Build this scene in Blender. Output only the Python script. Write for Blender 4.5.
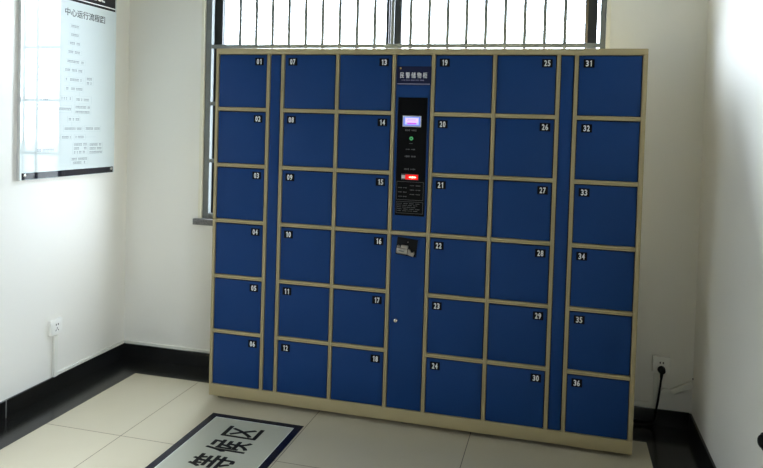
import bpy, bmesh, math, random
from mathutils import Matrix, Vector

# ------------------------------------------------------------------ scene, camera, light
S = bpy.context.scene
C = S.collection
for o in list(bpy.data.objects):
    bpy.data.objects.remove(o)
random.seed(4)

F_PX, CX, CY = 683.476, 381.5, 145.549
PITCH, ROLL, YAW = -0.02823881, 0.02751848, 0.25777176
cam_data = bpy.data.cameras.new('camera')
cam_data.sensor_width = 36.0
cam_data.lens = F_PX / 763 * 36
cam_data.shift_x = (381.5 - CX) / 763
cam_data.shift_y = (CY - 234) / 763
cam_data.clip_start = 0.02
cam = bpy.data.objects.new('camera', cam_data)
C.objects.link(cam)
cam.matrix_world = (Matrix.Translation((1.78961, -3.33065, 1.51217)) @ Matrix.Rotation(YAW, 4, 'Z')
                    @ Matrix.Rotation(math.pi / 2 + PITCH, 4, 'X') @ Matrix.Rotation(ROLL, 4, 'Z'))
S.camera = cam

SKY_LOW, SKY_GAIN = 4.0, 110.0
w = bpy.data.worlds.new('overcast_sky')
S.world = w
w.use_nodes = True
bg = w.node_tree.nodes['Background']
bg.inputs[0].default_value = (0.835, 0.92, 1.07, 1)
# cloudy daylight: a bright overhead sky and four lobes added to aim light indoors
SKY_EVEN = 1.0
SKY_LOBES = (((0.0, 0.2, 1.0), 4.0, 46.0), ((-0.52, 0.62, 0.48), 4.0, 39.0), ((-0.3, 0.6, 0.75), 6.0, 15.0), ((1.0, -0.15, 0.30), 2.0, 19.0), ((0.68, 0.72, 0.08), 12.0, 26.0))
_n, _l = w.node_tree.nodes, w.node_tree.links
_tc = _n.new('ShaderNodeTexCoord')
def _lobe(direction, power, gain, add):
    d = _n.new('ShaderNodeVectorMath'); d.operation = 'DOT_PRODUCT'
    d.inputs[1].default_value = Vector(direction).normalized()
    _l.new(_tc.outputs['Generated'], d.inputs[0])
    a = _n.new('ShaderNodeMath'); a.operation = 'MAXIMUM'; a.inputs[1].default_value = 0.0
    b = _n.new('ShaderNodeMath'); b.operation = 'POWER'; b.inputs[1].default_value = power
    c = _n.new('ShaderNodeMath'); c.operation = 'MULTIPLY_ADD'; c.inputs[1].default_value = gain
    if isinstance(add, float):
        c.inputs[2].default_value = add
    else:
        _l.new(add, c.inputs[2])
    _l.new(d.outputs['Value'], a.inputs[0]); _l.new(a.outputs[0], b.inputs[0]); _l.new(b.outputs[0], c.inputs[0])
    return c.outputs[0]
_acc = SKY_EVEN
for _d, _p, _g in SKY_LOBES:
    _acc = _lobe(_d, _p, _g, _acc)
_l.new(_acc, bg.inputs[1])

def portal(name, loc, rot, sx, sy):
    ld = bpy.data.lights.new(name, 'AREA')
    ld.shape = 'RECTANGLE'
    ld.size, ld.size_y = sx, sy
    ld.cycles.is_portal = True
    o = bpy.data.objects.new(name, ld)
    C.objects.link(o)
    o.location, o.rotation_euler = loc, rot
    return o

# room dimensions (metres)
XL, XR, YB, YF, ZC = -0.862, 2.479, 0.431, -5.4, 2.95
WX0, WX1, WZ0, WZ1 = -0.334, 1.994, 0.917, 2.75          # back window opening
VY0, VY1, VZ0, VZ1 = -4.4, -2.5, 0.65, 2.3              # unseen window added in the right wall for fill light
TH, TL = 0.24, 0.12
UY0, UY1, UZ0, UZ1 = -1.5, -0.8, 1.0, 2.2                # unseen window added in the left wall for side light
portal('daylight_portal_back', ((WX0 + WX1) / 2, YB + TH, (WZ0 + WZ1) / 2), (-math.pi / 2, 0, 0), WX1 - WX0, WZ1 - WZ0)
portal('daylight_portal_left', (XL - TL, (UY0 + UY1) / 2, (UZ0 + UZ1) / 2), (math.pi / 2, 0, -math.pi / 2), UY1 - UY0, UZ1 - UZ0)
portal('daylight_portal_side', (XR + TH, (VY0 + VY1) / 2, (VZ0 + VZ1) / 2), (math.pi / 2, 0, math.pi / 2), VY1 - VY0, VZ1 - VZ0)

S.view_settings.view_transform = 'Standard'
S.view_settings.look = 'None'
S.view_settings.gamma = 1.0
S.view_settings.use_curve_mapping = False
S.view_settings.exposure = 0.06
S.cycles.use_denoising = True
S.cycles.max_bounces = 12
S.cycles.diffuse_bounces = 8
S.cycles.glossy_bounces = 6
S.cycles.transparent_max_bounces = 12
S.cycles.caustics_reflective = False
S.cycles.caustics_refractive = False
S.cycles.sample_clamp_indirect = 8.0

# ------------------------------------------------------------------ materials
def lin(r, g, b):
    f = lambda c: (c / 255 / 12.92) if c / 255 <= 0.04045 else ((c / 255 + 0.055) / 1.055) ** 2.4
    return (f(r), f(g), f(b), 1)

def mat(name, col, rough=0.5, metal=0.0, spec=0.5, bump=0.0, bscale=200.0, var=0.0, vscale=3.0, emit=None, estr=0.0, coat=0.0):
    m = bpy.data.materials.new(name)
    m.use_nodes = True
    n, l = m.node_tree.nodes, m.node_tree.links
    p = n['Principled BSDF']
    p.inputs['Base Color'].default_value = col
    p.inputs['Roughness'].default_value = rough
    p.inputs['Metallic'].default_value = metal
    p.inputs['Specular IOR Level'].default_value = spec
    p.inputs['Coat Weight'].default_value = coat
    p.inputs['Coat Roughness'].default_value = 0.05
    tc = n.new('ShaderNodeTexCoord')
    if var:
        t = n.new('ShaderNodeTexNoise')
        t.inputs['Scale'].default_value = vscale
        t.inputs['Detail'].default_value = 4
        l.new(tc.outputs['Object'], t.inputs['Vector'])
        r = n.new('ShaderNodeMapRange')
        r.inputs['To Min'].default_value = 1 - var
        r.inputs['To Max'].default_value = 1 + var
        l.new(t.outputs['Fac'], r.inputs['Value'])
        hs = n.new('ShaderNodeHueSaturation')
        hs.inputs['Color'].default_value = col
        l.new(r.outputs[0], hs.inputs['Value'])
        l.new(hs.outputs[0], p.inputs['Base Color'])
    if bump:
        t2 = n.new('ShaderNodeTexNoise')
        t2.inputs['Scale'].default_value = bscale
        t2.inputs['Detail'].default_value = 3
        l.new(tc.outputs['Object'], t2.inputs['Vector'])
        b = n.new('ShaderNodeBump')
        b.inputs['Strength'].default_value = bump
        b.inputs['Distance'].default_value = 0.002
        l.new(t2.outputs['Fac'], b.inputs['Height'])
        l.new(b.outputs[0], p.inputs['Normal'])
    if emit:
        p.inputs['Emission Color'].default_value = emit
        p.inputs['Emission Strength'].default_value = estr
    return m

M = {}
M['wall'] = mat('white_wall_paint', (0.84, 0.82, 0.765, 1), 0.55, spec=0.3, bump=0.12, bscale=60, var=0.015, vscale=2)
M['wall_grey'] = mat('darkened_wall_paint', (0.22, 0.22, 0.215, 1), 0.6, spec=0.3, bump=0.12, bscale=60, var=0.015, vscale=2)  # for the unseen front wall, darkened to cut frontal fill light
M['ceiling'] = mat('darkened_ceiling_paint', (0.30, 0.30, 0.29, 1), 0.8, var=0.01)  # unseen ceiling, darkened to cut bounced light
M['black_stone'] = mat('black_polished_stone', (0.008, 0.008, 0.0075, 1), 0.19, spec=0.5, var=0.35, vscale=14)
M['grout'] = mat('grey_grout', (0.25, 0.25, 0.23, 1), 0.8, var=0.1)
M['blue'] = mat('blue_powder_coat', (0.0070, 0.041, 0.158, 1), 0.55, spec=0.15, bump=0.10, bscale=900, var=0.03, vscale=5)
M['beige'] = mat('beige_powder_coat', (0.37, 0.305, 0.170, 1), 0.5, spec=0.25, bump=0.08, bscale=900, var=0.02)
M['gap_shade'] = mat('locker_gap_shade', (0.006, 0.008, 0.015, 1), 0.8, var=0.1)  # near-black tone standing in for shade in the door gaps
M['black_tag'] = mat('black_tag_plastic', (0.003, 0.003, 0.0035, 1), 0.6, spec=0.08, var=0.1)
M['white_ink'] = mat('white_ink', (0.80, 0.80, 0.78, 1), 0.5, var=0.02)
M['grey_ink'] = mat('grey_ink', (0.12, 0.12, 0.125, 1), 0.6, var=0.05)
M['navy_plate'] = mat('navy_sign_plate', (0.013, 0.016, 0.050, 1), 0.6, spec=0.08, var=0.08)
M['lavender'] = mat('lavender_line', (0.22, 0.22, 0.33, 1), 0.5, var=0.03)
M['gold'] = mat('gold_mark', (0.70, 0.42, 0.10, 1), 0.4, var=0.05)
M['acrylic'] = mat('black_acrylic', (0.004, 0.004, 0.0045, 1), 0.3, spec=0.08, var=0.1)
M['screen_bezel'] = mat('screen_bezel', (0.55, 0.55, 0.58, 1), 0.4, var=0.02)
M['screen'] = mat('lit_screen', (0.02, 0.02, 0.05, 1), 0.3, emit=(0.55, 0.62, 1.0, 1), estr=1.0, var=0.02)
M['screen_blue'] = mat('lit_screen_blue', (0.02, 0.02, 0.05, 1), 0.3, emit=(0.18, 0.30, 1.0, 1), estr=0.9, var=0.02)
M['screen_pink'] = mat('lit_screen_pink', (0.02, 0.02, 0.05, 1), 0.3, emit=(0.93, 0.62, 1.0, 1), estr=1.0, var=0.02)
M['screen_magenta'] = mat('lit_screen_magenta', (0.02, 0.02, 0.05, 1), 0.3, emit=(0.75, 0.08, 0.95, 1), estr=0.9, var=0.02)
M['green_lit'] = mat('green_mark', (0.08, 0.45, 0.16, 1), 0.4, emit=(0.05, 0.4, 0.12, 1), estr=0.35, var=0.05)
M['red_lens'] = mat('red_scanner_lens', (0.45, 0.01, 0.01, 1), 0.15, emit=(1.0, 0.012, 0.008, 1), estr=0.55, var=0.05)
M['red_led'] = mat('red_scanner_led', (0.8, 0.1, 0.08, 1), 0.3, emit=(1.0, 0.10, 0.07, 1), estr=14.0, var=0.02)
M['steel'] = mat('satin_steel', (0.36, 0.33, 0.29, 1), 0.32, metal=1.0, var=0.04, vscale=40)
M['chrome'] = mat('chrome', (0.85, 0.83, 0.78, 1), 0.12, metal=1.0, var=0.02)
M['grille'] = mat('grey_painted_steel', (0.15, 0.165, 0.165, 1), 0.5, var=0.06, vscale=12)
M['alu'] = mat('dark_aluminium', (0.022, 0.024, 0.023, 1), 0.4, spec=0.4, var=0.06)
M['bead'] = mat('brown_window_bead', (0.20, 0.15, 0.09, 1), 0.5, var=0.06)
M['granite'] = mat('speckled_granite', (0.13, 0.125, 0.12, 1), 0.35, var=0.9, vscale=90)
M['plaster'] = mat('cream_plaster', (0.80, 0.77, 0.66, 1), 0.6, var=0.02)
M['white_plastic'] = mat('white_socket_plastic', (0.88, 0.87, 0.82, 1), 0.35, var=0.01)
M['raceway'] = mat('ivory_cable_trunking', (0.80, 0.79, 0.72, 1), 0.45, var=0.02)
M['hole'] = mat('dark_socket_slot', (0.01, 0.01, 0.01, 1), 0.7, var=0.1)
M['rubber'] = mat('black_rubber', (0.005, 0.005, 0.005, 1), 0.5, spec=0.15, var=0.1)
M['poster'] = mat('pale_printed_board', (0.66, 0.725, 0.72, 1), 0.035, spec=0.75, var=0.008)
M['poster_edge'] = mat('grey_board_edge', (0.6, 0.6, 0.59, 1), 0.4, var=0.03)
M['poster_black'] = mat('black_printed_bar', (0.010, 0.010, 0.018, 1), 0.035, spec=0.5, var=0.05)
M['poster_ink'] = mat('black_print', (0.02, 0.022, 0.025, 1), 0.3, var=0.05)
M['poster_grey'] = mat('grey_print', (0.16, 0.20, 0.22, 1), 0.3, var=0.05)
M['poster_box'] = mat('box_outline_print', (0.46, 0.54, 0.55, 1), 0.3, var=0.02)
M['decal_navy'] = mat('navy_floor_vinyl', (0.006, 0.007, 0.018, 1), 0.25, spec=0.25, var=0.1)
M['decal_white'] = mat('pale_floor_vinyl', (0.43, 0.43, 0.345, 1), 0.30, spec=0.4, var=0.05, vscale=6)
M['decal_line'] = mat('white_floor_line', (0.72, 0.73, 0.70, 1), 0.35, var=0.02)
M['decal_ink'] = mat('black_floor_lettering', (0.003, 0.003, 0.0035, 1), 0.5, spec=0.1, var=0.1)
M['wood'] = mat('tan_wood', (0.35, 0.24, 0.13, 1), 0.45, var=0.15, vscale=18)
M['ground'] = mat('darkened_concrete', (0.13, 0.13, 0.12, 1), 0.9, var=0.1, vscale=0.6)  # outdoor ground darkened so less light bounces up indoors
M['foot'] = mat('dark_foot_plastic', (0.16, 0.14, 0.09, 1), 0.6, var=0.1)

def glass_mat():
    m = bpy.data.materials.new('clear_window_glass')
    m.use_nodes = True
    n, l = m.node_tree.nodes, m.node_tree.links
    n.remove(n['Principled BSDF'])
    t = n.new('ShaderNodeBsdfTransparent')
    t.inputs[0].default_value = (0.95, 0.97, 0.96, 1)
    g = n.new('ShaderNodeBsdfGlossy')
    g.inputs['Roughness'].default_value = 0.02
    mx = n.new('ShaderNodeMixShader')
    mx.inputs[0].default_value = 0.05
    l.new(t.outputs[0], mx.inputs[1])
    l.new(g.outputs[0], mx.inputs[2])
    l.new(mx.outputs[0], n['Material Output'].inputs['Surface'])
    return m
M['glass'] = glass_mat()

def tile_mat():
    m = mat('polished_cream_floor_tile', (0.485, 0.435, 0.320, 1), 0.17, spec=0.5)
    n, l = m.node_tree.nodes, m.node_tree.links
    p = n['Principled BSDF']
    tc = [x for x in n if x.type == 'TEX_COORD'][0]
    sep = n.new('ShaderNodeSeparateXYZ')
    l.new(tc.outputs['Object'], sep.inputs[0])
    def mth(op, a, b=None):
        k = n.new('ShaderNodeMath')
        k.operation = op
        for i, v in enumerate((a, b)):
            if v is None:
                continue
            if hasattr(v, 'links'):
                l.new(v, k.inputs[i])
            else:
                k.inputs[i].default_value = v
        return k.outputs[0]
    masks, cells = [], []
    for ax, off in ((0, 0.2), (1, 0.52)):
        t = mth('DIVIDE', mth('ADD', sep.outputs[ax], off + 8.0), 0.8)
        fr = mth('FRACT', t)
        cells.append(mth('FLOOR', t))
        e = mth('ABSOLUTE', mth('SUBTRACT', fr, 0.5))
        masks.append(mth('GREATER_THAN', e, 0.5 - 0.0022))
    joint = mth('MAXIMUM', mth('MULTIPLY', masks[0], mth('LESS_THAN', sep.outputs[0], 1.9)), masks[1])
    wn = n.new('ShaderNodeTexWhiteNoise')
    wn.noise_dimensions = '2D'
    cmb = n.new('ShaderNodeCombineXYZ')
    l.new(cells[0], cmb.inputs[0]); l.new(cells[1], cmb.inputs[1])
    l.new(cmb.outputs[0], wn.inputs[0])
    ns = n.new('ShaderNodeTexNoise')
    ns.inputs['Scale'].default_value = 5
    ns.inputs['Detail'].default_value = 5
    l.new(tc.outputs['Object'], ns.inputs['Vector'])
    val = mth('ADD', mth('ADD', mth('MULTIPLY', wn.outputs[0], 0.04), mth('MULTIPLY', ns.outputs['Fac'], 0.06)), 0.95)
    hs = n.new('ShaderNodeHueSaturation')
    hs.inputs['Color'].default_value = (0.485, 0.435, 0.320, 1)
    l.new(val, hs.inputs['Value'])
    mx = n.new('ShaderNodeMix')
    mx.data_type = 'RGBA'
    l.new(joint, mx.inputs[0])
    l.new(hs.outputs[0], mx.inputs[6])
    mx.inputs[7].default_value = (0.16, 0.145, 0.12, 1)
    l.new(mx.outputs[2], p.inputs['Base Color'])
    return m
M['tile'] = tile_mat()

# ------------------------------------------------------------------ mesh helpers
class MB:
    """collects shapes; build() links them as one mesh object"""
    def __init__(self):
        self.bm = bmesh.new()
        self.mi = 0

    def _add(self, b):
        me = bpy.data.meshes.new('tmp')
        for f in b.faces:
            f.material_index = self.mi
        b.to_mesh(me)
        b.free()
        self.bm.from_mesh(me)
        bpy.data.meshes.remove(me)

    def box(self, x0, x1, y0, y1, z0, z1, bevel=0.0, seg=2, mtx=None):
        b = bmesh.new()
        bmesh.ops.create_cube(b, size=1)
        for v in b.verts:
            v.co = Vector((x0 + (v.co.x + .5) * (x1 - x0), y0 + (v.co.y + .5) * (y1 - y0), z0 + (v.co.z + .5) * (z1 - z0)))
        if bevel:
            bmesh.ops.bevel(b, geom=list(b.edges), offset=bevel, segments=seg, profile=0.5, affect='EDGES', clamp_overlap=True)
        if mtx is not None:
            b.transform(mtx)
        self._add(b)
        return self

    def cyl(self, p0, p1, r0, r1=None, n=20, bevel=0.0):
        p0, p1 = Vector(p0), Vector(p1)
        r1 = r0 if r1 is None else r1
        b = bmesh.new()
        d = p1 - p0
        bmesh.ops.create_cone(b, cap_ends=True, segments=n, radius1=r0, radius2=r1, depth=d.length)
        if bevel:
            es = [e for e in b.edges if abs(e.verts[0].co.z - e.verts[1].co.z) < 1e-6]
            bmesh.ops.bevel(b, geom=es, offset=bevel, segments=2, profile=0.5, affect='EDGES', clamp_overlap=True)
        b.transform(Matrix.Translation((p0 + p1) / 2) @ d.to_track_quat('Z', 'Y').to_matrix().to_4x4())
        self._add(b)
        return self

    def tube(self, pts, r, n=10):
        """smooth tube along a polyline (Catmull-Rom)"""
        P = [Vector(p) for p in pts]
        Q = [P[0] * 2 - P[1]] + P + [P[-1] * 2 - P[-2]]
        path = []
        for i in range(1, len(Q) - 2):
            for k in range(8):
                t = k / 8
                a, b_, c, d = Q[i - 1], Q[i], Q[i + 1], Q[i + 2]
                path.append(0.5 * ((2 * b_) + (c - a) * t + (2 * a - 5 * b_ + 4 * c - d) * t * t + (3 * b_ - a - 3 * c + d) * t ** 3))
        path.append(P[-1])
        b = bmesh.new()
        rings = []
        for i, p in enumerate(path):
            t = (path[min(i + 1, len(path) - 1)] - path[max(i - 1, 0)]).normalized()
            q = t.to_track_quat('Z', 'Y')
            rings.append([b.verts.new(p + q @ Vector((r * math.cos(a * 2 * math.pi / n), r * math.sin(a * 2 * math.pi / n), 0))) for a in range(n)])
        for i in range(len(rings) - 1):
            for a in range(n):
                b.faces.new((rings[i][a], rings[i][(a + 1) % n], rings[i + 1][(a + 1) % n], rings[i + 1][a]))
        b.faces.new(rings[0][::-1]); b.faces.new(rings[-1])
        bmesh.ops.recalc_face_normals(b, faces=list(b.faces))
        self._add(b)
        return self

    def sphere(self, c, r, scale=(1, 1, 1)):
        b = bmesh.new()
        bmesh.ops.create_uvsphere(b, u_segments=24, v_segments=12, radius=r)
        b.transform(Matrix.Translation(c) @ Matrix.Diagonal((*scale, 1)))
        self._add(b)
        return self

    def poly(self, pts, ext, mtx):
        """extruded polygon drawn in XY, thickness ext along +Z, placed by mtx"""
        b = bmesh.new()
        lo = [b.verts.new((x, y, 0)) for x, y in pts]
        hi = [b.verts.new((x, y, ext)) for x, y in pts]
        b.faces.new(lo[::-1]); b.faces.new(hi)
        for i in range(len(pts)):
            j = (i + 1) % len(pts)
            b.faces.new((lo[i], lo[j], hi[j], hi[i]))
        bmesh.ops.recalc_face_normals(b, faces=list(b.faces))
        b.transform(mtx)
        self._add(b)
        return self

    def mesh(self, me, mtx):
        b = bmesh.new()
        b.from_mesh(me)
        b.transform(mtx)
        self._add(b)
        return self

    def build(self, name, mats, parent=None, smooth=True, label=None, kind=None):
        me = bpy.data.meshes.new(name)
        if smooth:
            for f in self.bm.faces:
                f.smooth = True
            for e in self.bm.edges:
                if len(e.link_faces) == 2 and e.calc_face_angle(0) > math.radians(35):
                    e.smooth = False
        self.bm.to_mesh(me)
        self.bm.free()
        for m_ in (mats if isinstance(mats, (list, tuple)) else [mats]):
            me.materials.append(M[m_])
        o = bpy.data.objects.new(name, me)
        C.objects.link(o)
        if parent is not None:
            o.parent = parent
            base = Vector((0, 0, 0))
            q = parent
            while q is not None:
                base += q.location
                q = q.parent
            me.transform(Matrix.Translation(-base))   # shapes are given in world metres
        if label:
            o['label'] = label
        if kind:
            o['kind'] = kind
        return o

def thing(name, label, cat, loc=(0, 0, 0), group=None):
    o = bpy.data.objects.new(name, None)
    o.empty_display_size = 0.05
    C.objects.link(o)
    o.location = loc
    o['label'] = label
    o['category'] = cat
    if group:
        o['group'] = group
    return o

def text_mesh(body, wd=None, ht=None, bold=0.0, ext=0.0008):
    cu = bpy.data.curves.new('lettering', 'FONT')
    cu.body = body
    cu.size = 1.0
    cu.offset = bold
    cu.resolution_u = 4
    ob = bpy.data.objects.new('lettering', cu)
    C.objects.link(ob)
    dg = bpy.context.evaluated_depsgraph_get()
    dg.update()
    me = bpy.data.meshes.new_from_object(ob.evaluated_get(dg))
    bpy.data.objects.remove(ob)
    bpy.data.curves.remove(cu)
    xs = [v.co.x for v in me.vertices]
    ys = [v.co.y for v in me.vertices]
    x0, x1, y0, y1 = min(xs), max(xs), min(ys), max(ys)
    sx = wd / (x1 - x0) if wd else None
    sy = ht / (y1 - y0) if ht else None
    sx = sx or sy
    sy = sy or sx
    me.transform(Matrix.Diagonal((sx, sy, 1, 1)) @ Matrix.Translation((-(x0 + x1) / 2, -(y0 + y1) / 2, 0)))
    b = bmesh.new()                                     # give the lettering a little thickness
    b.from_mesh(me)
    bmesh.ops.remove_doubles(b, verts=list(b.verts), dist=1e-6)
    r = bmesh.ops.extrude_face_region(b, geom=list(b.faces))
    for v in [g for g in r['geom'] if isinstance(g, bmesh.types.BMVert)]:
        v.co.z += ext
    bmesh.ops.recalc_face_normals(b, faces=list(b.faces))
    b.to_mesh(me)
    b.free()
    return me

def heavy(m, me, d, mtx):
    """lettering thickened by laying slightly shifted copies over each other"""
    for k, (dx, dy) in enumerate(((0, 0), (d, 0), (-d, 0), (0, d), (0, -d), (d * .7, d * .7), (-d * .7, d * .7), (d * .7, -d * .7), (-d * .7, -d * .7))):
        m.mesh(me, mtx @ Matrix.Translation((dx, dy, .00004 * k)))

def basis(x, y, z, loc):
    m = Matrix((x, y, z)).transposed().to_4x4()
    return Matrix.Translation(loc) @ m

def on_front(x, y, z):      # lettering facing -Y
    return basis((1, 0, 0), (0, 0, 1), (0, -1, 0), (x, y, z))

def on_left_wall(x, y, z):  # lettering facing +X
    return basis((0, 1, 0), (0, 0, 1), (1, 0, 0), (x, y, z))

def on_floor(x, y, z):      # lettering read along +Y
    return basis((0, 1, 0), (-1, 0, 0), (0, 0, 1), (x, y, z))

# ------------------------------------------------------------------ the room
def struct(o):
    o['kind'] = 'structure'
    return o

m = MB(); m.box(XL - TH, XR + TH, YF - TH, YB + TH, -0.12, 0.0)
struct(m.build('floor', 'tile', smooth=False))
m = MB(); m.box(XL - TH, XR + TH, YF - TH, YB + TH, ZC, ZC + 0.12)
struct(m.build('ceiling', 'ceiling', smooth=False))
m = MB()
m.box(XL - TL, XL, YF - TH, UY0, 0, ZC).box(XL - TL, XL, UY1, YB + TH, 0, ZC)
m.box(XL - TL, XL, UY0, UY1, 0, UZ0).box(XL - TL, XL, UY0, UY1, UZ1, ZC)
struct(m.build('wall_left', 'wall', smooth=False))
m = MB(); m.box(XL, XR, YF - TH, YF, 0, ZC)
struct(m.build('wall_front', 'wall_grey', smooth=False))
m = MB()
m.box(XL, WX0, YB, YB + TH, 0, ZC).box(WX1, XR, YB, YB + TH, 0, ZC)
m.box(WX0, WX1, YB, YB + TH, 0, WZ0 - 0.037).box(WX0, WX1, YB, YB + TH, WZ1, ZC)
struct(m.build('wall_back', 'wall', smooth=False))
m = MB()
m.box(XR, XR + TH, YF - TH, VY0, 0, ZC).box(XR, XR + TH, VY1, YB + TH, 0, ZC)
m.box(XR, XR + TH, VY0, VY1, 0, VZ0).box(XR, XR + TH, VY0, VY1, VZ1, ZC)
struct(m.build('wall_right', 'wall', smooth=False))
m = MB(); m.box(-40, 40, -40, 40, -0.5, -0.35)
struct(m.build('ground', 'ground', smooth=False))

# black stone border let into the floor along three walls
BW = 0.24
m = MB()
m.box(XL, XL + BW, YF, YB, 0.0, 0.0015).box(XR - BW, XR, YF, YB, 0.0, 0.0015)
m.box(XL + BW, XR - BW, YB - 0.223, YB, 0.0, 0.0015)
struct(m.build('trim_1', 'black_stone', smooth=False))

# black stone baseboards in 0.8 m lengths with thin light joints
def baseboard(name, boxes, joints):
    m = MB()
    for b in boxes:
        m.box(*b, bevel=0.0015, seg=1)
    m.mi = 1
    for b in joints:
        m.box(*b)
    struct(m.build(name, ['black_stone', 'grout'], smooth=False))
BH, BT = 0.092, 0.011
ys = [YF, -4.533, -3.733, -2.933, -2.133, -1.333, -0.533, YB]
baseboard('baseboard_left', [(XL, XL + BT, a + .0015, b - .0015, 0.0015, BH) for a, b in zip(ys, ys[1:])],
          [(XL, XL + BT - .0005, y - .0016, y + .0016, 0.0015, BH - .001) for y in ys[1:-1]])
ys = [YF, -5.2, -4.4, -3.6, -2.8, -2.0, -1.2, -0.4, YB]
baseboard('baseboard_right', [(XR - BT, XR, a + .0015, b - .0015, 0.0015, BH - .006) for a, b in zip(ys, ys[1:])],
          [(XR - BT + .0005, XR, y - .0016, y + .0016, 0.0015, BH - .007) for y in ys[1:-1]])
xs_ = [XL + BT, -0.05, 0.75, 1.55, XR - BT]
baseboard('baseboard_back', [(a + .001, b - .001, YB - BT, YB, 0.0015, BH - .003) for a, b in zip(xs_, xs_[1:])],
          [(x - .0011, x + .0011, YB - BT + .0005, YB, 0.0015, BH - .004) for x in xs_[1:-1]])

# back window: dark aluminium sliding sashes, glass, sill
win = bpy.data.objects.new('window_1', None); C.objects.link(win)
win.location = (0.83, YB + 0.1, WZ0); struct(win)
m = MB()
y0, y1 = YB + 0.06, YB + 0.15
m.box(WX0, WX0 + .012, y0, y1, WZ0, WZ1).box(WX1 - .012, WX1, y0, y1, WZ0, WZ1)
m.box(WX0 + .012, WX1 - .012, y0, y1, WZ0, WZ0 + .02).box(WX0 + .012, WX1 - .012, y0, y1, WZ1 - .045, WZ1)
m.box(.808, .815, y0 + .005, y1 - .005, WZ0 + .02, WZ1 - .045)
m.build('window_frame', 'alu', win, smooth=False)
YS = YB + 0.085
zs0, zs1 = WZ0 + .021, WZ1 - .046
def sash(xa, xb, stl, str_):
    m = MB()
    m.box(xa, xa + stl, YS, YS + .03, zs0, zs1, bevel=.002, seg=1).box(xb - str_, xb, YS, YS + .03, zs0, zs1, bevel=.002, seg=1)
    m.box(xa + stl, xb - str_, YS, YS + .03, zs0, zs0 + .035).box(xa + stl, xb - str_, YS, YS + .03, zs1 - .05, zs1)
    s_ = m.build('sash', 'alu', win, smooth=False)
    m = MB(); m.box(xa + stl, xb - str_, YS + .012, YS + .017, zs0 + .035, zs1 - .05)
    m.build('pane', 'glass', s_, smooth=False)
    return s_
s1 = sash(-.317, .798, .056, .016)
s2 = sash(.829, 1.952, .045, .064)
for a, b in ((WX0 + .012, -.318), (1.953, WX1 - .012)):        # narrow fixed lights at both ends
    m = MB(); m.box(a, b, YS + .012, YS + .017, zs0, zs1)
    m.build('pane', 'glass', win, smooth=False)
m = MB(); m.box(1.893, 1.904, YS - .006, YS - .0005, zs0 + .04, zs1 - .06)
m.build('glazing_bead', 'bead', s2, smooth=False)
m = MB(); m.box(-.249, -.244, YS - .006, YS + .02, zs0 + .036, zs1 - .052)
m.build('glazing_bead', 'grille', s1, smooth=False)
m = MB(); m.box(WX0 - .042, WX1 + .042, YB - 0.028, YB, WZ0 - .037, WZ0, bevel=.003).box(WX0, WX1, YB, YB + TH + .03, WZ0 - .037, WZ0)
m.build('window_sill', 'granite', win, smooth=False)
m = MB(); m.box(WX0 - .020, WX0, YB - .004, YB, WZ0, WZ1 + .02, bevel=.0015).box(WX1, WX1 + .020, YB - .004, YB, WZ0, WZ1 + .02, bevel=.0015)
m.build('plaster_edge', 'plaster', win, smooth=False)

# added window in the left wall, out of view, to light the room sideways
added_win_left = bpy.data.objects.new('added_window_left', None); C.objects.link(added_win_left)
added_win_left.location = (XL - .06, (UY0 + UY1) / 2, UZ0); struct(added_win_left)
m = MB()
x0, x1 = XL - .10, XL - .06
for a, b in ((UY0, UY0 + .03), (UY1 - .03, UY1)):
    m.box(x0, x1, a, b, UZ0, UZ1)
m.box(x0 + .001, x1 - .001, UY0, UY1, UZ0, UZ0 + .03).box(x0 + .001, x1 - .001, UY0, UY1, UZ1 - .03, UZ1)
m.build('window_frame', 'alu', added_win_left, smooth=False)
m = MB(); m.box(x0 + .018, x0 + .023, UY0 + .03, UY1 - .03, UZ0 + .03, UZ1 - .03)
m.build('pane', 'glass', added_win_left, smooth=False)

# added window in the right wall, out of view, as a fill light source
added_win_right = bpy.data.objects.new('added_window_right', None); C.objects.link(added_win_right)
added_win_right.location = (XR + .12, (VY0 + VY1) / 2, VZ0); struct(added_win_right)
m = MB()
x0, x1 = XR + .09, XR + .14
for a, b in ((VY0, VY0 + .05), ((VY0 + VY1) / 2 - .02, (VY0 + VY1) / 2 + .02), (VY1 - .05, VY1)):
    m.box(x0, x1, a, b, VZ0, VZ1)
m.box(x0 + .001, x1 - .001, VY0, VY1, VZ0, VZ0 + .05).box(x0 + .001, x1 - .001, VY0, VY1, VZ1 - .05, VZ1)
m.build('window_frame', 'alu', added_win_right, smooth=False)
for a, b in ((VY0 + .05, (VY0 + VY1) / 2 - .02), ((VY0 + VY1) / 2 + .02, VY1 - .05)):
    m = MB(); m.box(x0 + .02, x0 + .026, a, b, VZ0 + .05, VZ1 - .05)
    m.build('pane', 'glass', added_win_right, smooth=False)

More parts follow.
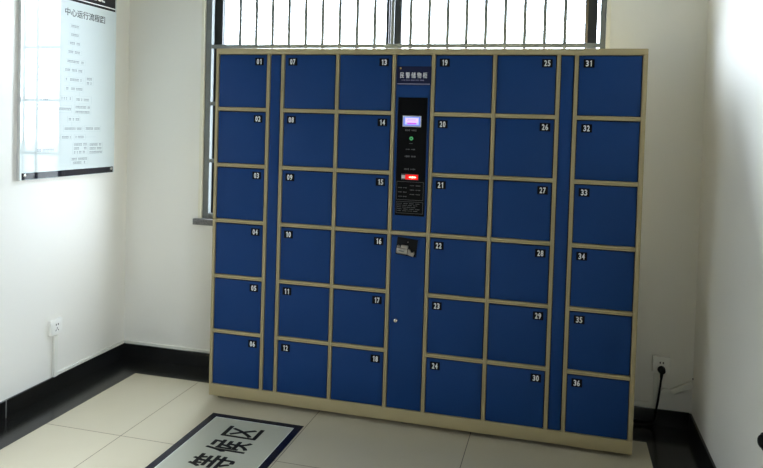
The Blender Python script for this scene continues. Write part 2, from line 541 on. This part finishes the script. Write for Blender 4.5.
# ------------------------------------------------------------------ security grille inside the window
YG = YB + 0.010
g = thing('security_grille', 'grey steel window grille of upright bars behind the blue lockers', 'window grille', (0.83, YG + .01, WZ0))
m = MB()
gz0, gz1 = WZ0 + .001, WZ1 - .02
m.box(WX0 + .002, -0.292, YG, YG + .035, gz0, gz1, bevel=.002, seg=1).box(1.964, WX1 - .002, YG, YG + .035, gz0, gz1, bevel=.002, seg=1)
m.box(-0.292, 1.964, YG + .003, YG + .033, gz0, gz0 + .032, bevel=.002, seg=1).box(-0.292, 1.964, YG + .003, YG + .033, gz1 - .035, gz1, bevel=.002, seg=1)
m.build('grille_frame', 'grille', g, smooth=False)
for z in (1.273, 1.622, 1.969, 2.32):
    m = MB(); m.box(-0.292, 1.964, YG + .004, YG + .010, z - .012, z + .012, bevel=.0015, seg=1)
    m.build('rail', 'grille', g, smooth=False)
for k in range(19):
    x = -0.110 + .1053 * k
    m = MB(); m.box(x - .0095, x + .0095, YG + .0105, YG + .0235, gz0 + .032, gz1 - .035, bevel=.002, seg=1)
    m.build('bar', 'grille', g, smooth=False)

# ------------------------------------------------------------------ the locker bank
H = 0.0090
XS = [-0.003, 0.2845, 0.3655, 0.6668, 0.9648, 1.1645, 1.4650, 1.7630, 1.8440, 2.1356]
ZT, ZB, Z0, ZTOP = 1.870, 0.0845, 0.0205, 1.9000
PITCH_Z = (ZT + .018 - ZB) / 6
LX0, LX1, LD = -0.020, 2.157, 0.375
LEAN, DROP = 0.0026, 0.0022             # the cabinet stands very slightly out of plumb
lk = thing('locker_bank', 'blue and beige electronic locker cabinet with numbered doors standing before the window', 'locker',
           ((LX0 + LX1) / 2, LD / 2, 0))
m = MB()                                   # carcass and front grid in beige sheet steel
m.box(LX0, LX0 + .002, 0.02, LD, Z0, ZTOP).box(LX1 - .002, LX1, 0.02, LD, Z0, ZTOP)
m.box(LX0, LX1, LD - .002, LD, Z0, ZTOP).box(LX0, LX1, 0.02, LD, ZTOP - .002, ZTOP).box(LX0, LX1, 0.02, LD, Z0, Z0 + .002)
m.box(LX0, LX1, 0, .022, ZT, ZTOP, bevel=.003).box(LX0, LX1, 0, .022, Z0, ZB, bevel=.003)
m.box(LX0, XS[0], 0, .022, ZB - .003, ZT + .003, bevel=.0025).box(XS[9], LX1, 0, .022, ZB - .003, ZT + .003, bevel=.0025)
for x in XS[1:9]:                          # each upright: two folded edges with a fine groove between
    m.box(x - H, x - .0013, 0, .022, ZB - .003, ZT + .003, bevel=.002).box(x + .0013, x + H, 0, .022, ZB - .003, ZT + .003, bevel=.002)
    m.box(x - .0014, x + .0014, .0022, .02, ZB - .003, ZT + .003)
def opening(i):
    a = XS[i] + (H if 0 < i < 9 else 0)
    b = XS[i + 1] - (H if 0 < i + 1 < 9 else 0)
    return a, b
for i in (0, 2, 3, 5, 6, 8):
    a, b = opening(i)
    for k in range(1, 6):
        zc = ZT + .008 - PITCH_Z * k
        m.box(a - .001, b + .001, 0.0004, .022, zc - .0098, zc - .0011, bevel=.002).box(a - .001, b + .001, 0.0004, .022, zc + .0011, zc + .0098, bevel=.002)
        m.box(a - .001, b + .001, .0020, .02, zc - .0012, zc + .0012)
a, b = opening(4)
zc = ZT + .008 - PITCH_Z * 3
m.box(a - .001, b + .001, 0.0004, .022, zc - .0098, zc + .0098, bevel=.002)
m.build('frame', 'beige', lk)
m = MB(); m.box(LX0 + .004, LX1 - .004, .034, .037, Z0 + .004, ZTOP - .004)  # dark sheet added behind the doors as shade for their gaps
m.build('gap_shade_sheet', 'gap_shade', lk, smooth=False)
for x in (LX0 + .045, 1.06, LX1 - .045):
    for y in (0.060, LD - .05):
        m = MB(); zf = -DROP + LEAN * (x - (LX0 + LX1) / 2) + .0002
        m.cyl((x, y, zf), (x, y, zf + 0.010), .020, .018).cyl((x, y, zf + .010), (x, y, Z0 + .001), .009)
        m.build('foot', 'foot', lk)

def numerals(num):
    """two heavy condensed digits, each about 12 mm wide and 28 mm tall"""
    m = MB()
    for k, ch in enumerate(num):
        x = (k - .5) * .0158
        if ch == '1':
            m.poly([(x - .0002, -.0138), (x + .0042, -.0138), (x + .0042, .0138), (x + .0010, .0138), (x - .0040, .0095), (x - .0040, .0060), (x - .0002, .0078)],
                   .0004, Matrix.Identity(4))
        else:
            heavy(m, text_mesh(ch, .0108, .0258, 0, .0004), .0010, Matrix.Translation((x, 0, 0)))
    me = bpy.data.meshes.new('numerals')
    m.bm.to_mesh(me)
    m.bm.free()
    return me

def panel(name, a, b, z0, z1, label=None):
    m = MB(); m.box(a + .0034, b - .0048, .0035, .0215, z0 + .0028, z1 - .0052, bevel=.0018)
    return m.build(name, 'blue', lk, label=label)
cols = [(0, 1, 'r'), (2, 7, 'l'), (3, 13, 'r'), (5, 19, 'l'), (6, 25, 'r'), (8, 31, 'l')]
for i, first, side in cols:
    a, b = opening(i)
    for k in range(6):
        zt = ZT + .008 - PITCH_Z * k - .0098 if k else ZT
        zb = ZT + .008 - PITCH_Z * (k + 1) + .0098 if k < 5 else ZB
        num = '%02d' % (first + k)
        d = panel('door', a, b, zb, zt, 'blue locker door numbered ' + num)
        pc = (b - .044) if side == 'r' else (a + .046)
        pz = zt - .039
        m = MB(); m.box(pc - .0245, pc + .0245, .0005, .0035, pz - .0195, pz + .0195, bevel=.001, seg=1)
        m.build('number_plate', 'black_tag', d, smooth=False)
        m = MB(); m.mesh(numerals(num), on_front(pc, .0005, pz))
        m.build('numerals', 'white_ink', d, smooth=False)
for i in (1, 7):
    a, b = opening(i)
    panel('filler_panel', a, b, ZB, ZT)

# centre column: control panel above, service door below
a, b = opening(4)
cp = panel('control_column', a, b, zc + .0098, ZT)
sd = panel('service_door', a, b, ZB, zc - .0098, 'tall blue service door with lock below the control panel')

sg = MB().box(.981, 1.1565, -.0005, .0035, 1.719, 1.812, bevel=.001, seg=1).build('name_plate', 'navy_plate', lk, smooth=False)
SY = -.0006
m = MB(); heavy(m, text_mesh('民 警 储 物 柜', .137, .0285, 0, .0004), .0004, on_front(1.066, SY + .0002, 1.7675))
m.build('lettering', 'white_ink', sg, smooth=False)
def strokes(m, x0, x1, z, h, y, words, ext=.0003):
    """a line of print too small to read: short marks in groups"""
    x = x0
    step = (x1 - x0) / (words * 5)
    for k in range(words * 5):
        if k % 5 < 4:
            hh = h * random.uniform(.55, 1.0)
            m.box(x, x + step * random.uniform(.5, .8), y - ext, y + .0002, z - hh / 2, z + hh / 2)
        x += step
m = MB(); strokes(m, 1.006, 1.125, 1.743, .006, SY, 5)
m.build('small_print', 'lavender', sg, smooth=False)
m = MB(); m.box(.984, 1.150, SY - .0006, SY + .0002, 1.722, 1.7265)
m.build('rule_line', 'lavender', sg, smooth=False)
m = MB()
m.poly([(.0065 * (1 if k % 2 == 0 else .42) * math.sin(k * math.pi / 5), .0065 * (1 if k % 2 == 0 else .42) * math.cos(k * math.pi / 5)) for k in range(10)],
       .0005, on_front(.999, SY + .0002, 1.802))
m.build('gold_mark', 'gold', sg, smooth=False)

ctl = MB().box(.991, 1.1415, -.002, .0035, 1.066, 1.657, bevel=.0015).build('control_panel', 'acrylic', lk, smooth=False)
CYF = -.0021
m = MB(); m.box(1.018, 1.1125, CYF - .003, CYF + .0004, 1.511, 1.566, bevel=.001, seg=1)
m.mi = 1; m.box(1.0225, 1.108, CYF - .0034, CYF - .0008, 1.516, 1.561)
m.mi = 2; m.box(1.030, 1.1005, CYF - .0038, CYF - .0008, 1.522, 1.557)
m.mi = 3; m.box(1.034, 1.0965, CYF - .0042, CYF - .0008, 1.533, 1.553)
m.mi = 4; m.box(1.042, 1.0895, CYF - .0042, CYF - .0008, 1.524, 1.531)
m.mi = 1; m.box(1.040, 1.091, CYF - .0045, CYF - .0008, 1.540, 1.5415).box(1.044, 1.088, CYF - .0045, CYF - .0008, 1.546, 1.5475)
m.build('screen', ['screen_bezel', 'screen_blue', 'screen', 'screen_pink', 'screen_magenta'], ctl, smooth=False)
for x0, x1, z, h, words in ((1.033, 1.098, 1.4935, .010, 2), (1.055, 1.078, 1.428, .005, 1), (1.039, 1.091, 1.3985, .006, 2),
                            (1.034, 1.099, 1.3635, .010, 2), (1.033, 1.098, 1.2995, .010, 2)):
    m = MB(); strokes(m, x0, x1, z, h, CYF, words)
    m.build('caption', 'grey_ink', ctl, smooth=False)
m = MB()
for k in range(3):
    strokes(m, 1.006, 1.055, 1.206 - .022 * k, .005, CYF, 2)
    strokes(m, 1.066, 1.125, 1.218 - .022 * k, .005, CYF, 2)
m.build('instructions', 'grey_ink', ctl, smooth=False)
m = MB()
for k in range(5):
    strokes(m, 1.003, 1.125 - .012 * (k % 3), 1.127 - .0092 * k, .0042, CYF, 4)
m.build('instructions', 'grey_ink', ctl, smooth=False)
m = MB()
def outline(m, x0, x1, z0, z1, t, y):
    m.box(x0, x1, y - .0004, y + .0002, z1 - t, z1).box(x0, x1, y - .0004, y + .0002, z0, z0 + t)
    m.box(x0, x0 + t, y - .0004, y + .0002, z0 + t, z1 - t).box(x1 - t, x1, y - .0004, y + .0002, z0 + t, z1 - t)
outline(m, .997, 1.134, 1.145, 1.237, .0014, CYF)
m.build('printed_box', 'grey_ink', ctl, smooth=False)
m = MB(); outline(m, .997, 1.134, 1.078, 1.137, .0014, CYF)
m.build('printed_box', 'grey_ink', ctl, smooth=False)
m = MB(); m.mi = 0
m.cyl((1.065, CYF + .0003, 1.453), (1.065, CYF - .003, 1.453), .0095, bevel=.0008)
m.mi = 1; m.box(1.0625, 1.0675, CYF - .0036, CYF - .001, 1.449, 1.457)
m.build('green_button', ['green_lit', 'black_tag'], ctl)
m = MB()
outline(m, 1.020, 1.107, 1.246, 1.276, .0018, CYF - .001)
m.mi = 3; m.box(1.0215, 1.040, CYF - .0024, CYF + .0004, 1.252, 1.270)
m.mi = 1; m.box(1.040, 1.1055, CYF - .0022, CYF + .0004, 1.248, 1.273)
m.mi = 2
for k, (x, r) in enumerate(((1.066, .0045), (1.078, .0055), (1.089, .0045))):
    m.sphere((x, CYF - .004, 1.2600), r, (1.5, .7, .9))
m.build('scanner_window', ['grey_ink', 'red_lens', 'red_led', 'screen_bezel'], ctl)

# tilted black plate with a metal swing latch on the service door
R = Matrix.Translation((1.058, 0, .909)) @ Matrix.Rotation(math.radians(6), 4, 'Y')
m = MB(); m.box(-.0525, .0525, -.003, .0035, -.0445, .0445, bevel=.002, mtx=R)
m.mi = 1; m.cyl(R @ Vector((.004, -.0025, .026)), R @ Vector((.004, -.004, .026)), .0022)
lp = m.build('latch_plate', ['rubber', 'steel'], sd, label='black plate under the metal latch')
m = MB()
m.box(-.047, .012, -.024, -.003, -.036, -.004, bevel=.007, seg=3, mtx=R)
m.box(-.026, .010, -.021, -.003, -.006, .009, bevel=.003, seg=2, mtx=R)
m.box(-.046, -.034, -.017, -.003, -.008, .004, bevel=.003, seg=2, mtx=R)
m.poly([(.010, -.034), (.040, -.040), (.045, -.026), (.041, -.014), (.036, -.022), (.026, -.022), (.018, -.006), (.010, -.010)], .014, R @ on_front(0, -.003, 0))
m.mi = 1
m.box(-.034, -.006, -.0248, -.02, -.024, -.017, bevel=.001, seg=1, mtx=R)
m.build('latch', ['steel', 'grey_ink'], lp, label='worn metal latch')
m = MB(); m.cyl((1.013, .0036, .534), (1.013, -.006, .534), .0115, .0095, bevel=.0015)
m.mi = 1; m.box(1.0118, 1.0142, -.0063, -.005, .529, .539)
m.build('key_lock', ['chrome', 'hole'], sd, label='small round chrome lock')

lk.location.x -= .004
lk.location.z = DROP
lk.rotation_euler.y = LEAN

# ------------------------------------------------------------------ wall board on the left wall
PX0, PX1 = XL + .001, -0.840
PY0, PY1, PZ0, PZ1 = -0.476, 0.270, 1.188, 2.42
pb = thing('wall_board', 'glossy pale flow chart board with black header hanging on the left wall', 'notice board', (XL, (PY0 + PY1) / 2, PZ0))
m = MB(); m.box(PX0, PX1 - .003, PY0, PY1, PZ0, PZ1, bevel=.001, seg=1)
m.build('backing', 'poster_edge', pb, smooth=False)
m = MB(); m.box(PX1 - .003, PX1, PY0, PY1, PZ0, PZ1)
m.mi = 1
m.box(PX1 - .002, PX1 + .0003, PY0 + .012, PY1 - .010, PZ0 + .002, 1.224).box(PX1 - .002, PX1 + .0003, PY0 + .004, PY1 - .010, 2.1545, PZ1 - .005)
m.mi = 2
m.box(PX1 - .001, PX1 + .0006, PY0 + .004, PY1 - .010, 2.168, 2.174)
m.build('printed_face', ['poster', 'poster_black', 'white_ink'], pb, smooth=False)
m = MB(); m.mesh(text_mesh('中心运行流程图', .334, .0425, .012, .0003), on_left_wall(PX1 + .0001, -.001, 2.0915))
m.build('title_lettering', 'poster_ink', pb, smooth=False)
m = MB(); m.mesh(text_mesh('POLICE', .190, .043, .03, .0003), on_left_wall(PX1 + .0004, .067, 2.2145))
m.build('header_lettering', 'white_ink', pb, smooth=False)
boxes = [(-0.157, 0.001, 1.808, 1.837, 1), (-0.173, -0.005, 1.761, 1.788, 1), (-0.168, -0.016, 1.707, 1.738, 1), (0.003, 0.07, 1.699, 1.747, 2),
         (-0.165, -0.015, 1.657, 1.688, 1), (-0.199, -0.099, 1.603, 1.631, 1), (-0.081, 0.057, 1.594, 1.636, 1), (-0.365, -0.274, 1.596, 1.619, 1),
         (-0.375, -0.276, 1.546, 1.581, 2), (-0.235, -0.106, 1.538, 1.58, 1), (-0.087, 0.054, 1.531, 1.586, 2), (-0.365, -0.261, 1.492, 1.518, 1),
         (-0.14, -0.037, 1.487, 1.52, 1), (-0.171, -0.015, 1.435, 1.467, 1), (0.0, 0.14, 1.435, 1.47, 1), (-0.191, -0.103, 1.389, 1.419, 1),
         (-0.084, 0.011, 1.389, 1.42, 1), (-0.093, 0.028, 1.308, 1.373, 3), (0.035, 0.162, 1.304, 1.371, 3), (-0.113, 0.035, 1.25, 1.291, 2),
         (-0.375, -0.231, 1.324, 1.349, 1), (-0.14, -0.04, 1.910, 1.936, 1), (-0.15, -0.03, 1.862, 1.888, 1), (-0.13, -0.05, 1.958, 1.982, 1),
         (-0.13, -0.05, 2.005, 2.03, 1), (-0.37, -0.27, 1.757, 1.785, 1), (-0.37, -0.27, 1.70, 1.735, 2), (-0.36, -0.28, 1.43, 1.46, 1)]
mo, mt = MB(), MB()
X1 = PX1 + .0001
def bar(m, y0, y1, z0, z1):
    m.box(PX1 - .0005, X1 + .0002, y0, y1, z0, z1)
for (a, b, z0, z1, n) in boxes:
    t = .0013
    bar(mo, a, b, z1 - t, z1); bar(mo, a, b, z0, z0 + t); bar(mo, a, a + t, z0, z1); bar(mo, b - t, b, z0, z1)
    lh = min((z1 - z0) * .62 / n, .0125)
    for j in range(n):
        zc_ = z1 - (z1 - z0) * (j + .5) / n
        y = a + .012
        while y < b - .014:
            cw = random.uniform(.006, .0095)
            if random.random() < .86:
                bar(mt, y, y + cw, zc_ + lh * .2, zc_ + lh * .5)
                bar(mt, y + cw * .2, y + cw * .85, zc_ - lh * .15, zc_ + lh * .05)
                bar(mt, y, y + cw * .9, zc_ - lh * .5, zc_ - lh * .28)
            y += cw + .0025
for (a, b) in ((0, 1), (1, 2), (2, 4), (4, 6), (6, 10), (10, 12), (12, 13), (17, 19), (21, 22), (23, 21), (24, 23)):
    y = max(boxes[a][0], boxes[b][0]) + .035
    z1, z0 = boxes[a][2], boxes[b][3]
    if z1 > z0:
        bar(mo, y, y + .0015, z0, z1)
bar(mo, -.021, .003, 1.722, 1.7235); bar(mo, -.015, 0.0, 1.451, 1.4525); bar(mo, .011, .10, 1.404, 1.4055); bar(mo, -.27, -.191, 1.404, 1.4055)
mo.build('chart_outlines', 'poster_box', pb, smooth=False)
mt.build('chart_small_print', 'poster_grey', pb, smooth=False)
for (y, z) in ((PY1 - .030, 1.212), (PY0 + .030, 1.212)):
    m = MB(); m.cyl((PX1 - .001, y, z), (PX1 + .006, y, z), .0085, .007, bevel=.001)
    m.build('fixing_cap', 'chrome', pb)

# ------------------------------------------------------------------ sockets, cable trunking, cord
def socket(name, label, to_world, depth):
    t = thing(name, label, 'socket', to_world @ Vector((0, 0, 0)))
    m = MB(); m.box(-.043, .043, -.043, .043, .001, depth, bevel=.004, seg=2, mtx=to_world)
    m.build('cover_plate', 'white_plastic', t)
    m = MB(); m.box(-.029, .029, -.029, .029, depth - .001, depth + .0012, bevel=.0008, seg=1, mtx=to_world)
    f = m.build('socket_face', 'white_plastic', t)
    m = MB()
    for sx in (-1, 1):
        m.box(sx * .0075 - .003, sx * .0075 + .003, .010, .0195, depth + .001, depth + .0016, mtx=to_world)
    for sx, ang in ((-1, 35), (1, -35)):
        m.box(-.0018, .0018, -.005, .005, depth + .001, depth + .0016, mtx=to_world @ Matrix.Translation((sx * .009, -.016, 0)) @ Matrix.Rotation(math.radians(-ang), 4, 'Z'))
    m.box(-.0018, .0018, -.010, .000, depth + .001, depth + .0016, mtx=to_world)
    m.build('pin_slots', 'hole', t, smooth=False)
    return t
socket('wall_socket', 'white wall socket with nothing plugged in on the left wall', on_left_wall(XL, -.196, .368), .022)
sr = on_front(2.323, YB, .325)
socket('wall_socket', 'white wall socket with a black plug right of the lockers', sr, .030)

t = thing('cable_trunking', 'ivory cable trunking dropping from the left wall socket and running along the baseboard', 'cable trunking', (XL, -.19, BH))
m = MB(); m.box(XL + .001, XL + .017, -.207, -.180, BH + .001, .320, bevel=.002, seg=1)
m.build('riser', 'raceway', t, smooth=False)
m = MB(); m.box(XL + .001, XL + .012, -.179, YB - .013, BH + .001, BH + .019, bevel=.002, seg=1)
m.build('run', 'raceway', t, smooth=False)
m = MB(); m.box(XL + .001, LX0 + .5, YB - .012, YB - .001, BH + .001, BH + .019, bevel=.002, seg=1)
m.build('run', 'raceway', t, smooth=False)
t = thing('cable_trunking', 'ivory cable trunking dropping from the plugged socket beside the lockers', 'cable trunking', (2.30, YB, BH))
m = MB(); m.box(2.290, 2.312, YB - .011, YB - .001, .098, .281, bevel=.002, seg=1)
m.build('riser', 'raceway', t, smooth=False)
m = MB(); m.box(1.95, 2.289, YB - .010, YB - .001, .096, .122, bevel=.002, seg=1)
m.build('run', 'raceway', t, smooth=False)

t = thing('loose_trunking', 'loose ivory trunking length tilting up to the right corner', 'cable trunking', (2.35, YB - .01, .19))
ang = math.atan2(.058, .105)
Rt = Matrix.Translation((2.376, YB - .012, .190)) @ Matrix.Rotation(-ang, 4, 'Y')
m = MB(); m.box(0, .113, -.016, .010, -.014, .014, bevel=.002, seg=1, mtx=Rt)
m.build('cover', 'raceway', t, smooth=False)
m = MB(); m.poly([(2.326, .189), (2.340, .178), (2.368, .176), (2.383, .186), (2.372, .199), (2.340, .203)], .010, on_front(0, YB - .001, 0))
m.build('bent_end', 'raceway', t, smooth=False)
for z in (.268, .231):
    m = MB(); m.cyl((XR - .001, YB - .012, z), (XR - .005, YB - .012, z), .0045, .0035)
    m.build('screw', 'hole', t)

pc = thing('power_cord', 'black power plug with its cord hanging from the socket beside the lockers', 'power cord', (2.321, YB - .03, .30))
m = MB(); m.cyl((2.322, YB - .0325, .306), (2.322, YB - .064, .306), .0195, .0165, bevel=.003)
m.cyl((2.322, YB - .050, .300), (2.3205, YB - .050, .262), .010, .006, bevel=.001)
m.build('plug', 'rubber', pc)
m = MB(); m.tube([(2.3205, YB - .050, .270), (2.317, YB - .046, .22), (2.312, YB - .035, .15), (2.306, YB - .024, .095), (2.295, YB - .025, .03),
                  (2.26, YB - .03, .009), (2.19, YB - .035, .0085), (2.10, YB - .03, .0085)], .0055)
m.build('cord', 'rubber', pc)

# ------------------------------------------------------------------ knob and wooden strip at the edge of the right wall
k = thing('door_stop', 'round black door stop fixed low on the white right wall', 'door stop', (XR, -.80, .49))
m = MB(); m.cyl((XR - .001, -.812, .492), (XR - .008, -.812, .492), .030, .028, bevel=.002)
m.build('base', 'rubber', k)
m = MB(); m.sphere((XR - .008, -.812, .492), .022, (.6, 1, 1))
m.build('bumper', 'rubber', k)

# ------------------------------------------------------------------ floor marking
DZ = .0006
fm = thing('floor_marking', 'pale floor sign with navy border and black lettering stuck before the lockers', 'floor sign', (.338, -.47, 0))
FX0, FX1, FY0, FY1, FB = .088, .590, -.795, -.152, .038
m = MB(); m.box(FX0 + FB, FX1 - FB, FY0 + FB, FY1 - FB, DZ * .5, .0020)
m.build('panel', 'decal_white', fm, smooth=False)
m = MB()
m.box(FX0, FX0 + FB, FY0, FY1, DZ * .5, .0022).box(FX1 - FB, FX1, FY0, FY1, DZ * .5, .0022)
m.box(FX0 + FB, FX1 - FB, FY0, FY0 + FB, DZ * .5, .0022).box(FX0 + FB, FX1 - FB, FY1 - FB, FY1, DZ * .5, .0022)
m.build('border', 'decal_navy', fm, smooth=False)
m = MB()
q = FB
for (x0, x1, y0, y1) in ((FX0 + q, FX0 + q + .003, FY0 + q, FY1 - q), (FX1 - q - .003, FX1 - q, FY0 + q, FY1 - q),
                         (FX0 + q, FX1 - q, FY1 - q - .003, FY1 - q), (FX0 + q, FX1 - q, FY0 + q, FY0 + q + .003)):
    m.box(x0, x1, y0, y1, DZ, .0023)
m.build('white_line', 'decal_line', fm, smooth=False)
for ch, y, wy, hx in (('区', -.315, .112, .182), ('候', -.463, .116, .200), ('等', -.614, .116, .200)):
    m = MB(); heavy(m, text_mesh(ch, wy - .005, hx - .005, .0, .0006), .0030, on_floor(.336, y, .0018))
    m.build('character', 'decal_ink', fm, smooth=False)
